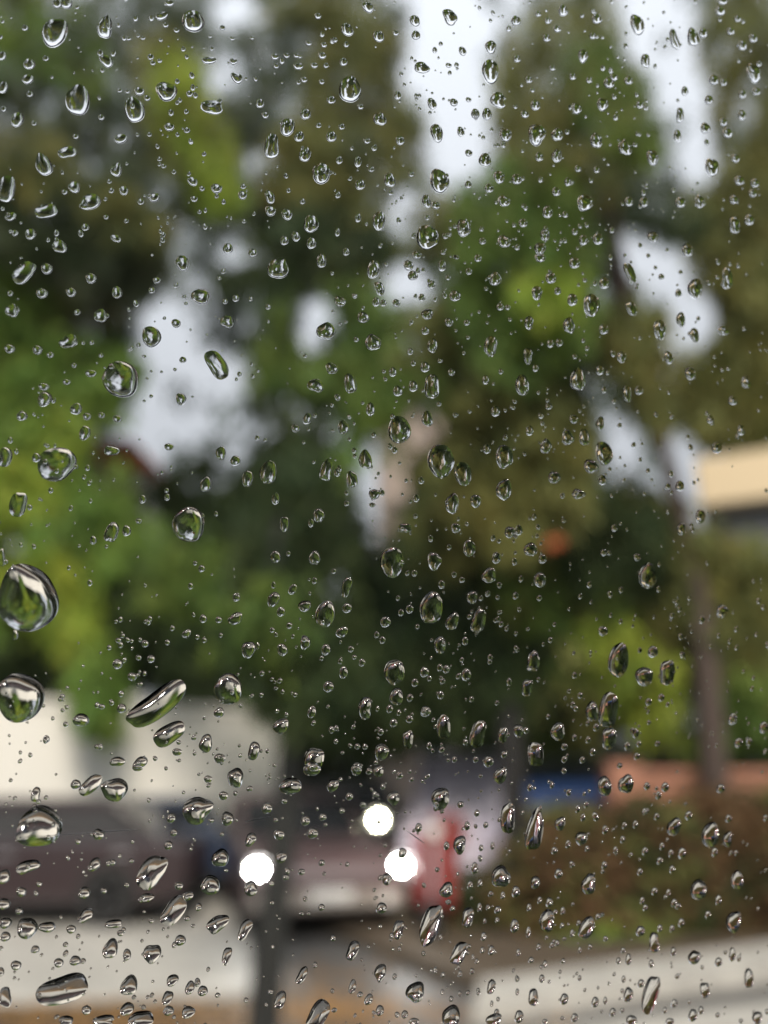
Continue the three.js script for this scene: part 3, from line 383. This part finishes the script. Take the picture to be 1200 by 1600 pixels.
  [400, 800, [[133,57,36,68], [295,15,50,60], [258,52,22,36], [92,210,44,54], [274,213,46,66], [152,195,16,22], [637,235,108,130], [698,75,60,40], [835,230,58,84], [1000,170,56,72], [937,75,42,40], [1190,95,50,50], [1093,297,62,72], [1127,215,36,50], [423,353,42,84,15], [172,363,30,48,25], [82,410,50,70,30], [275,322,20,28], [365,277,18,22], [228,440,54,52], [117,467,32,42], [82,343,16,30], [325,478,84,120,15], [427,450,38,42], [403,563,40,56,50], [607,515,42,46], [720,455,30,38], [680,472,22,30], [823,447,104,142,10], [1043,510,64,102,15], [1013,400,46,58], [920,512,58,80,20], [870,340,26,36], [965,318,24,24], [743,287,22,28], [157,532,24,28], [76,553,20,22], [230,612,44,62], [123,645,40,54,-20], [328,645,36,48], [445,642,24,28], [593,600,24,32], [566,575,20,28], [863,622,54,78], [980,605,24,36], [395,700,16,26], [308,685,18,22], [410,752,34,54], [497,705,26,34], [648,750,90,118,10], [340,818,42,48], [658,865,60,80], [790,750,36,44], [862,730,22,32], [892,737,28,36], [985,762,38,54], [813,780,18,24], [865,858,26,36], [1187,797,20,36], [745,800,26,36], [722,870,26,34], [510,920,58,96], [262,938,32,54,10], [570,922,14,24], [627,922,26,36], [670,940,18,28], [795,935,42,46], [720,970,28,34], [645,988,30,38], [117,1003,58,80,45], [880,1008,60,104], [1040,1043,70,120,10], [1158,1045,42,68,15], [713,1065,46,76], [355,1020,24,32], [585,1030,24,32], [588,1125,64,76], [475,1098,24,26], [512,1100,22,26], [375,1075,18,24], [270,1160,90,105,15], [1090,1170,42,50], [1030,1160,22,28], [1162,1137,24,30], [930,1160,20,28], [812,1095,20,32], [475,1195,40,36], [405,1128,16,16], [125,842,14,22], [8,628,14,30], [1135,503,18,26], [1010,877,18,26]]],
  [800, 800, [[32,85,32,44], [87,175,66,56], [12,232,22,32], [143,220,34,38], [130,317,54,68], [795,80,44,54], [883,20,46,60], [480,75,26,30], [430,190,28,28], [587,212,32,28], [637,300,82,116], [17,392,24,32], [128,403,22,24], [427,558,44,40], [985,465,56,60], [890,505,26,34], [500,695,100,150,5], [100,700,58,90,10], [70,825,48,76], [620,770,88,84], [728,752,70,110], [660,655,44,50], [452,925,92,150,10], [375,935,60,90], [455,1060,66,100], [215,1030,70,76], [30,1025,46,60], [110,1135,72,110], [293,765,20,28], [180,600,20,24], [510,513,18,22], [640,890,28,32], [700,870,28,34], [285,903,22,26], [395,1010,26,34], [540,1097,26,36], [595,1087,22,28], [580,1037,28,44], [682,1085,24,24], [380,1125,26,34], [245,1100,26,30], [357,1068,22,30], [585,1145,26,32], [1062,1082,38,42], [1112,1078,26,34], [1180,1010,40,50], [320,860,22,28], [245,1160,24,30], [330,1163,22,30], [505,1190,24,24], [1035,970,40,50], [293,1058,18,30]]],
  [0, 1200, [[188,275,190,185,0], [167,125,38,66,10], [355,77,40,42], [423,82,62,115,50], [540,102,112,108], [645,0,46,26], [918,200,118,136,20], [1105,45,74,84], [975,52,36,30], [1047,130,40,36], [1066,238,56,60], [1170,97,26,26], [803,235,36,44], [815,303,28,34], [790,363,34,40], [1175,335,46,66,20], [1033,422,74,82], [708,490,105,160,35], [985,550,80,94,15], [462,312,52,48], [130,462,55,100,70], [18,510,52,68,15], [443,453,48,66,40], [528,443,26,28], [100,580,42,40], [395,585,48,58,30], [487,575,26,24], [595,547,20,24], [18,637,56,48], [127,750,84,100], [25,725,50,52], [220,745,72,50], [402,690,52,74,50], [532,730,72,38], [333,755,40,36], [565,773,30,26], [838,552,36,32], [688,608,60,40], [880,600,34,50,70], [815,670,80,145,35], [930,652,28,36], [877,705,24,24], [708,715,24,22], [1020,730,66,100,50], [1148,757,48,95,30], [1175,565,54,76], [518,848,64,90,30], [713,870,72,90,25], [595,875,32,52], [845,808,44,48], [1063,880,38,78,20], [275,913,40,38], [352,903,44,44], [75,925,44,40], [165,850,34,34], [293,1040,125,215,75], [605,1020,72,92,40], [808,995,46,60,30], [785,1078,42,66,20], [790,1138,42,44], [890,1030,36,62,15], [950,1045,40,46], [925,1005,24,40], [882,1145,52,62,35], [595,1130,52,68,45], [25,1075,50,90], [660,1180,110,80], [485,1185,90,50], [405,1135,40,38], [310,1185,60,50], [1020,1065,22,22], [1153,1088,18,22], [5,955,24,40], [183,543,26,22], [620,345,18,16], [365,345,26,22], [25,790,40,44], [617,435,20,20], [1060,480,16,18], [905,740,20,16], [90,670,30,30]]],
  [400, 1200, [[162,85,96,76], [262,5,80,60], [360,82,48,64,25], [470,10,46,44], [575,15,44,54], [530,15,26,30], [673,33,28,34], [438,133,30,36], [645,140,54,66], [595,88,20,28], [557,122,20,26], [502,172,26,26], [403,200,24,26], [865,142,88,96], [1145,35,56,80,15], [1035,212,24,32], [1077,268,22,28], [990,272,26,40], [958,172,28,30], [1180,235,70,130], [52,188,44,50], [232,247,38,46], [313,230,32,34], [265,305,46,50], [108,312,46,44], [118,417,50,54], [92,243,20,22], [133,155,24,22], [762,280,30,40], [955,360,60,80], [893,365,24,38], [686,400,36,48], [615,520,42,60,10], [555,572,16,18], [308,445,26,28], [213,487,32,26], [140,512,28,28], [73,540,22,28], [893,572,60,70], [1025,470,30,54], [1003,548,24,36], [1147,510,90,96], [1050,540,20,36], [1100,590,22,26], [1157,597,18,34], [588,657,44,50], [307,653,26,30], [820,733,90,180,15], [993,700,52,88,10], [667,757,48,84,15], [455,855,52,88,20], [953,867,64,108,20], [362,797,22,28], [672,848,16,24], [865,793,16,28], [1048,655,20,42], [1133,665,28,34], [1087,653,18,26], [1067,790,24,40], [1103,855,28,44], [1062,853,20,30], [1072,718,14,26], [1130,712,18,26], [583,957,54,78,20], [215,973,38,82,25], [277,923,20,28], [452,1025,30,64,10], [488,1062,24,26], [528,1085,34,52,20], [113,1087,48,80,15], [68,1048,24,22], [747,1050,90,86], [1103,1027,38,64,10], [840,948,18,30], [877,968,18,24], [950,935,14,24], [957,965,20,30], [1017,885,14,26], [1035,905,18,24], [650,978,18,28], [580,1137,34,48], [697,1155,28,36], [367,1135,22,22], [290,1160,80,150,30], [915,1165,86,100], [1115,1180,70,60], [740,1190,46,34], [1105,1105,14,28], [1128,1145,22,30], [915,1083,20,26], [48,1108,16,22], [358,1045,16,22], [1055,375,20,30], [1108,365,18,34], [873,1050,14,24], [955,1058,16,26]]],
  [800, 1200, [[105,300,82,175,10], [435,85,66,90,-10], [535,75,72,86], [225,262,52,60], [325,330,56,62], [760,275,66,82,20], [930,315,90,110], [1010,335,50,66], [392,228,26,44,-25], [308,193,20,34], [333,232,20,34], [348,172,18,30], [436,290,24,40], [527,270,20,32], [578,265,22,36], [623,205,22,32], [678,228,24,32], [828,223,32,40], [718,90,34,42], [632,85,28,34], [686,128,26,36], [978,97,38,40], [1015,237,28,34], [263,358,22,38], [198,387,26,34], [485,385,20,32], [519,335,22,32], [623,390,26,36], [703,367,22,34], [693,435,28,34], [745,400,22,34], [797,400,36,50], [433,455,24,34], [218,495,34,44], [110,535,44,56], [360,545,66,98], [875,570,82,90], [1055,525,60,84], [668,578,28,36], [733,587,20,36], [610,622,20,34], [625,655,22,30], [760,632,28,36], [777,647,26,26], [600,487,24,34], [750,475,24,34], [18,580,34,50], [80,655,20,36], [130,620,20,32], [175,630,30,42], [238,670,20,36], [165,715,70,100], [350,750,72,104,20], [1040,720,76,94,20], [12,740,36,60], [77,770,20,50], [125,838,20,30], [187,830,20,28], [212,820,18,28], [282,775,18,36], [402,697,20,28], [602,765,40,46], [693,752,24,34], [750,752,22,32], [793,725,28,40], [668,820,50,90], [757,862,24,40], [855,890,64,60], [968,910,32,40], [1033,875,30,60], [653,918,22,36], [546,898,26,50], [499,905,20,30], [155,920,22,34], [90,900,24,28], [30,865,18,34], [318,853,16,30], [918,687,26,34], [967,620,26,46], [950,395,28,40], [650,1060,75,170,15], [1110,985,44,84], [903,1040,42,74,-10], [545,1062,48,62], [760,1103,30,40], [848,1160,40,54], [1150,1170,48,60], [100,1075,46,76], [245,1083,36,50], [390,1097,32,46], [33,1165,38,56], [560,1185,50,46], [140,988,24,36], [523,990,18,32], [605,1010,30,36], [437,1090,18,34], [22,987,14,30], [25,1050,16,30], [717,1137,20,30], [472,1145,28,40], [293,1170,30,40], [155,1190,26,24], [740,1190,40,30], [886,1137,24,36], [83,92,20,32], [187,80,18,32], [265,115,20,30], [133,188,14,26], [235,738,18,26]]],
];

// ---------------------------------------------------------------- the car the photograph was taken from: window, door and dark cabin
const SLANT = 0.165;                                   // the right side of the glass lies a little farther away
const camQ = camera.quaternion;
const U = V3(1, 0, -SLANT).normalize().applyQuaternion(camQ), Vv = V3(0, 1, 0).applyQuaternion(camQ), IN = V3(SLANT, 0, 1).normalize().applyQuaternion(camQ);
const glassPoint = V3(-200 / FPX * FOCUS, 0, -FOCUS).applyQuaternion(camQ).add(camera.position);
const glassTurn = new THREE.Quaternion().setFromRotationMatrix(new THREE.Matrix4().makeBasis(U, Vv, IN));
const onGlass = (px, py) => { const r = rayOf(px, py), k = V3().subVectors(glassPoint, camera.position).dot(IN) / r.dot(IN); return { p: camera.position.clone().addScaledVector(r, k), scale: k / FPX }; };  // scale: metres for a pixel
const GT = 0.0035;                                     // thickness of the glass; its outer face carries the drops
const mid = onGlass(600, 800).p;
{
  const o = new THREE.Group(); o.name = numbered('window_pane'); o.position.copy(mid); o.quaternion.copy(glassTurn); scene.add(o);
  tag(o, 'clear car window glass speckled all over with raindrops', 'window pane');
  const glass = new THREE.MeshPhysicalMaterial({ color: 0xffffff, roughness: 0.045, transmission: 1, thickness: 0, ior: 1.5 });
  part('glass', new THREE.BoxGeometry(0.9, 0.52, GT).translate(0, 0, GT / 2 + 0.00004), glass, o);
  const scratchMat = mat([0.7, 0.7, 0.7], { roughness: 0.6 });
  for (const [x0, y0, x1, y1, w] of [[383, 1284, 423, 1276, 2.4], [562, 1264, 602, 1260, 2], [634, 1297, 664, 1318, 1.6], [20, 1309, 190, 1298, 0.7], [150, 1300, 215, 1296, 0.8]]) {
    const a = onGlass(x0, y0), b = onGlass(x1, y1), q = o.quaternion.clone().invert(), la = a.p.clone().sub(mid).applyQuaternion(q), lb = b.p.clone().sub(mid).applyQuaternion(q), d = V3().subVectors(lb, la), L = d.length();
    const g = new THREE.SphereGeometry(0.5, 12, 6); g.scale(L, w * a.scale, 0.00003); g.rotateZ(Math.atan2(d.y, d.x)); g.translate((la.x + lb.x) / 2, (la.y + lb.y) / 2, 0);
    part('scratch', g, scratchMat, o);
  }
}
{ // door frame and cabin shell round the camera
  const o = new THREE.Group(); o.name = numbered('car_cabin'); o.userData.kind = 'structure'; o.rotation.y = 0.154; scene.add(o);
  const f = new THREE.Group(); f.name = 'door_frame'; { const turnBack = new THREE.Quaternion().setFromAxisAngle(V3(0, 1, 0), -0.154); f.position.copy(mid).applyQuaternion(turnBack); f.quaternion.copy(glassTurn).premultiply(turnBack); } o.add(f);
  for (const [w, h, x, y] of [[2.94, 0.1, 0, 0.311], [2.94, 0.12, 0, -0.32], [1.02, 0.53, -0.958, 0], [1.02, 0.53, 0.958, 0]]) part('frame_rail', box(w, h, 0.05, x, y, 0.004, 0.01), M.black, f);
  part('door_panel', box(2.9, 0.75, 0.1, 0, 0.82, -0.2, 0.03), M.cloth, o);
  part('roof_lining', box(2.9, 0.06, 1.72, 0, 1.86, 0.87, 0.02), M.cloth, o);
  part('far_side', box(2.9, 1.4, 0.08, 0, 1.15, 1.62, 0.02), M.cloth, o);
  for (const s of [-1, 1]) part('end_panel', box(0.08, 1.4, 1.95, s * 1.47, 1.15, 0.68, 0.02), M.cloth, o);
  part('cabin_floor', box(2.9, 0.08, 1.8, 0, 0.44, 0.72, 0.02), M.cloth, o);
}

// ---------------------------------------------------------------- raindrops on the outer face of the glass
const water = new THREE.MeshPhysicalMaterial({ color: 0xffffff, roughness: 0, transmission: 1, thickness: 0.002, ior: 1.333 });
// a drop bulges towards local -z; a: half width, b: half height in metres
function dropGeometry(a, b, o) {
  const { seg = 30, rings = 9, high = 0.5, wob = 0.04, sag = 0.12, tip = 0, tipAt = 0 } = o, ph = [rr(0, 6.28), rr(0, 6.28), rr(0, 6.28)];
  const out = (t) => { let k = 1 + wob * (Math.sin(2 * t + ph[0]) * 0.6 + Math.sin(3 * t + ph[1]) * 0.7 + Math.sin(5 * t + ph[2]) * 0.25); if (b > 1.5 * a) { const n = 2.7, u = Math.abs(Math.cos(t)), v = Math.abs(Math.sin(t)); k *= Math.pow(Math.pow(u, n) + Math.pow(v, n), -1 / n); } if (tip) { let d = Math.atan2(Math.sin(t - tipAt), Math.cos(t - tipAt)); k *= 1 + tip * Math.exp(-d * d / 0.18) - tip * 0.18; } return k; };
  const pos = [], idx = [], H = high * Math.min(a, b), Rs = (1 + high * high) / (2 * high);
  const cap = (r) => (Math.sqrt(Math.max(0, Rs * Rs - r * r)) - (Rs - high)) / high;
  pos.push(0, -sag * b, -H);
  for (let i = 1; i <= rings; i++) {
    const r = Math.sin(i / rings * Math.PI / 2);
    for (let j = 0; j < seg; j++) { const t = j / seg * 2 * Math.PI, k = out(t); pos.push(a * r * k * Math.cos(t), b * r * k * Math.sin(t) - sag * b * (1 - r * r), -H * cap(r)); }
  }
  for (let j = 0; j < seg; j++) idx.push(0, 1 + (j + 1) % seg, 1 + j);
  for (let i = 0; i < rings - 1; i++) for (let j = 0; j < seg; j++) { const p = 1 + i * seg + j, q = 1 + i * seg + (j + 1) % seg; idx.push(p, q, p + seg, q, q + seg, p + seg); }
  const g = new THREE.BufferGeometry(); g.setAttribute('position', new THREE.Float32BufferAttribute(pos, 3)); g.setIndex(idx); g.computeVertexNormals();
  const bp = [0, 0, 0], bn = [0, 0, 1], bi = [], rim = 1 + (rings - 1) * seg;
  for (let j = 0; j < seg; j++) { bp.push(pos[(rim + j) * 3], pos[(rim + j) * 3 + 1], 0); bn.push(0, 0, 1); bi.push(0, 1 + j, 1 + (j + 1) % seg); }
  const base = new THREE.BufferGeometry(); base.setAttribute('position', new THREE.Float32BufferAttribute(bp, 3)); base.setAttribute('normal', new THREE.Float32BufferAttribute(bn, 3)); base.setIndex(bi);
  return mergeGeometries([g, base]);
}
const list = [];
for (const [ox, oy, rows] of DROPS) for (const [x, y, w, h, tilt] of rows) {
  const lo = Math.min(w, h) / 3, hi = Math.max(w, h) / 3;
  list.push({ px: ox + x / 3, py: oy + y / 3, lo, hi, tilt: tilt ?? (w > h ? 90 : 0) });
}
list.sort((p, q) => q.lo * q.hi - p.lo * p.hi);
// what lies behind a drop, for telling drops apart
const ZONES = [[0, 1110, 380, 1260, 'cream wall'], [0, 1260, 330, 1455, 'dark parked sedan'], [0, 1455, 390, 1600, 'pale forecourt'], [380, 1180, 700, 1500, 'headlamps'], [390, 1500, 850, 1600, 'road at the bottom'], [700, 1190, 850, 1500, 'slim dark trunk'], [850, 1490, 1200, 1600, 'pale footway'], [850, 1190, 1200, 1490, 'brown hedge'], [0, 800, 260, 1110, 'bright green leaves'], [260, 850, 830, 1190, 'darkest foliage'], [830, 800, 1200, 1190, 'olive foliage below tan eaves'], [190, 460, 410, 740, 'widest pale gap between the trees'], [620, 0, 790, 300, 'tall sky gap'], [950, 0, 1120, 300, 'narrow sky gap'], [950, 340, 1130, 780, 'string of sky gaps'], [0, 0, 620, 460, 'grey green treetop'], [0, 460, 190, 800, 'leaves beside the red roof'], [410, 460, 830, 850, 'mid green canopy'], [620, 300, 950, 800, 'canopy between the two sky gaps'], [790, 0, 950, 300, 'olive treetop'], [950, 0, 1200, 800, 'thin leaved tree']];
const zone = (x, y) => (ZONES.find(([a, b, c, d]) => x >= a && x < c && y >= b && y < d) ?? [0, 0, 0, 0, 'mid green canopy'])[4];
const NAMED = [ // the drops one would point at first
  [43, 937, 'largest raindrop, round with bright crescent, over bright green leaves'], [32, 1090, 'second largest raindrop, dome shaped, above the cream wall corner'], [247, 1100, 'long slanting sausage shaped raindrop above the cream wall'], [264, 1147, 'shorter slanting raindrop just under the sausage shaped one'], [63, 1292, 'big round raindrop at the dark sedan roof edge'], [98, 1547, 'wide flat raindrop low on the pale forecourt'], [295, 819, 'big round raindrop at the edge of the dark foliage'], [88, 725, 'big irregular four sided raindrop over green leaves'], [189, 593, 'big round raindrop straddling the widest pale gap'], [339, 570, 'slanting oblong raindrop inside the widest pale gap'], [306, 1267, 'raindrop with a pointed right corner on the cream wall'], [236, 1363, 'slanting egg shaped raindrop over the dark sedan'], [673, 1444, 'half moon raindrop beside the pale lamp glow'], [835, 1300, 'tall teardrop raindrop with a pointed top by the blue car'], [1017, 1553, 'long narrow raindrop on the pale footway'], [688, 720, 'large dark rimmed raindrop right of the pale middle gap'], [612, 878, 'large dark ringed raindrop below the pale middle gap'], [674, 949, 'large oval raindrop in the darkest foliage'], [272, 1423, 'slanting teardrop raindrop over the navy car'], [357, 1077, 'large round raindrop right of the sausage shaped one'], [180, 1234, 'round raindrop low on the cream wall']];
const sizeWord = (d) => (d.hi > 40 ? 'large' : d.hi > 27 ? 'medium' : d.hi > 21 ? 'small' : 'very small');
const leanWord = (d) => (Math.abs(d.tilt) > 78 ? 'flat lying ' : d.tilt > 8 ? 'right leaning ' : d.tilt < -8 ? 'left leaning ' : 'upright ');
const shapeWord = (d) => (d.hi / d.lo > 1.5 ? leanWord(d) + 'elongated' : d.hi / d.lo > 1.2 ? leanWord(d) + 'oval' : 'round');
const place = (o, px, py) => { const g = onGlass(px, py); o.position.copy(g.p).addScaledVector(IN, -0.00001); o.quaternion.copy(glassTurn); return g.scale; };
const used = new Set();
list.slice(0, 300).forEach((d) => {
  const s = onGlass(d.px, d.py).scale, a = d.lo / 2 * s * 1.06, b = d.hi / 2 * s * 1.06, big = d.hi > 34;
  const pointed = [[306, 1267, 0.35, 0.55], [835, 1300, 0.3, 1.57], [339, 570, 0, 0]].find(([x, y]) => Math.hypot(x - d.px, y - d.py) < 12);
  const g = dropGeometry(a, b, { seg: big ? 48 : 28, rings: big ? 14 : 9, high: big ? rr(0.45, 0.55) : rr(0.5, 0.66), wob: big ? 0.05 : rr(0.04, 0.12), sag: 0, tip: pointed ? pointed[2] : rnd() < 0.3 ? rr(0.08, 0.2) : 0, tipAt: pointed ? pointed[3] : rr(0, 6.28) });
  g.rotateZ(-R(d.tilt));
  { const p = g.attributes.position; let hmax = 0; for (let i = 0; i < p.count; i++) hmax = Math.max(hmax, -p.getZ(i)); for (let i = 0; i < p.count; i++) p.setY(i, p.getY(i) - 0.16 * b * (-p.getZ(i) / hmax)); }   // weight pulls the bulge down
  const cap = g.attributes.position.count; void cap;
  const o = shadows(new THREE.Mesh(g, water)); o.name = numbered('raindrop'); place(o, d.px, d.py); scene.add(o);
  const nm = NAMED.find(([x, y, l]) => !used.has(l) && Math.hypot(x - d.px, y - d.py) < 12);
  if (nm) { used.add(nm[2]); tag(o, nm[2], 'raindrop', 'raindrops on the window glass'); return; }
  const z = zone(d.px, d.py), label = `${sizeWord(d)} ${shapeWord(d)} raindrop over the ${z}`;
  tag(o, label, 'raindrop', `${sizeWord(d)} ${shapeWord(d)} raindrops over the ${z}`);
});
{ // the smaller ones and the fine spatter, also on the rest of the pane
  const items = list.slice(300).map((d) => [d.px, d.py, d.lo * 1.15, d.hi * 1.12, d.tilt]);
  for (let k = 0; k < 3800; k++) { const x = rr(-10, 1210), y = rr(-10, 1610); if (noise.noise(x / 130, y / 130, 3.3) + rr(-0.25, 0.35) < (x > 700 || y > 1000 ? -0.1 : 0.12)) continue; const s = 2.6 + 5.5 * Math.pow(rnd(), 2.2); items.push([x, y, s, s * rr(1, 1.5), rr(-30, 30)]); }
  for (let k = 0; k < 5200; k++) { const x = rr(-2200, 3200), y = rr(-1900, 3400); if (x > -25 && x < 1225 && y > -25 && y < 1625) continue; const s = 4 + 30 * Math.pow(rnd(), 3.2); items.push([x, y, s, s * rr(1, 1.6), rr(-30, 30)]); }
  const g = dropGeometry(1, 1, { seg: 16, rings: 6, high: 0.6, wob: 0.06, sag: 0.14 });
  const im = new THREE.InstancedMesh(g, water, items.length), m = new THREE.Matrix4(), qz = new THREE.Quaternion(), o = new THREE.Object3D();
  items.forEach(([x, y, lo, hi, tilt], i) => { const s = place(o, x, y); qz.setFromAxisAngle(V3(0, 0, 1), -R(tilt)); im.setMatrixAt(i, m.compose(o.position, o.quaternion.clone().multiply(qz), V3(lo / 2 * s, hi / 2 * s, lo / 2 * s))); });
  im.name = 'fine_raindrops'; im.userData.kind = 'stuff'; tag(im, 'fine spatter of tiny raindrops between the larger ones on the glass', 'raindrops'); shadows(im); scene.add(im);
}
renderer.render(scene, camera);
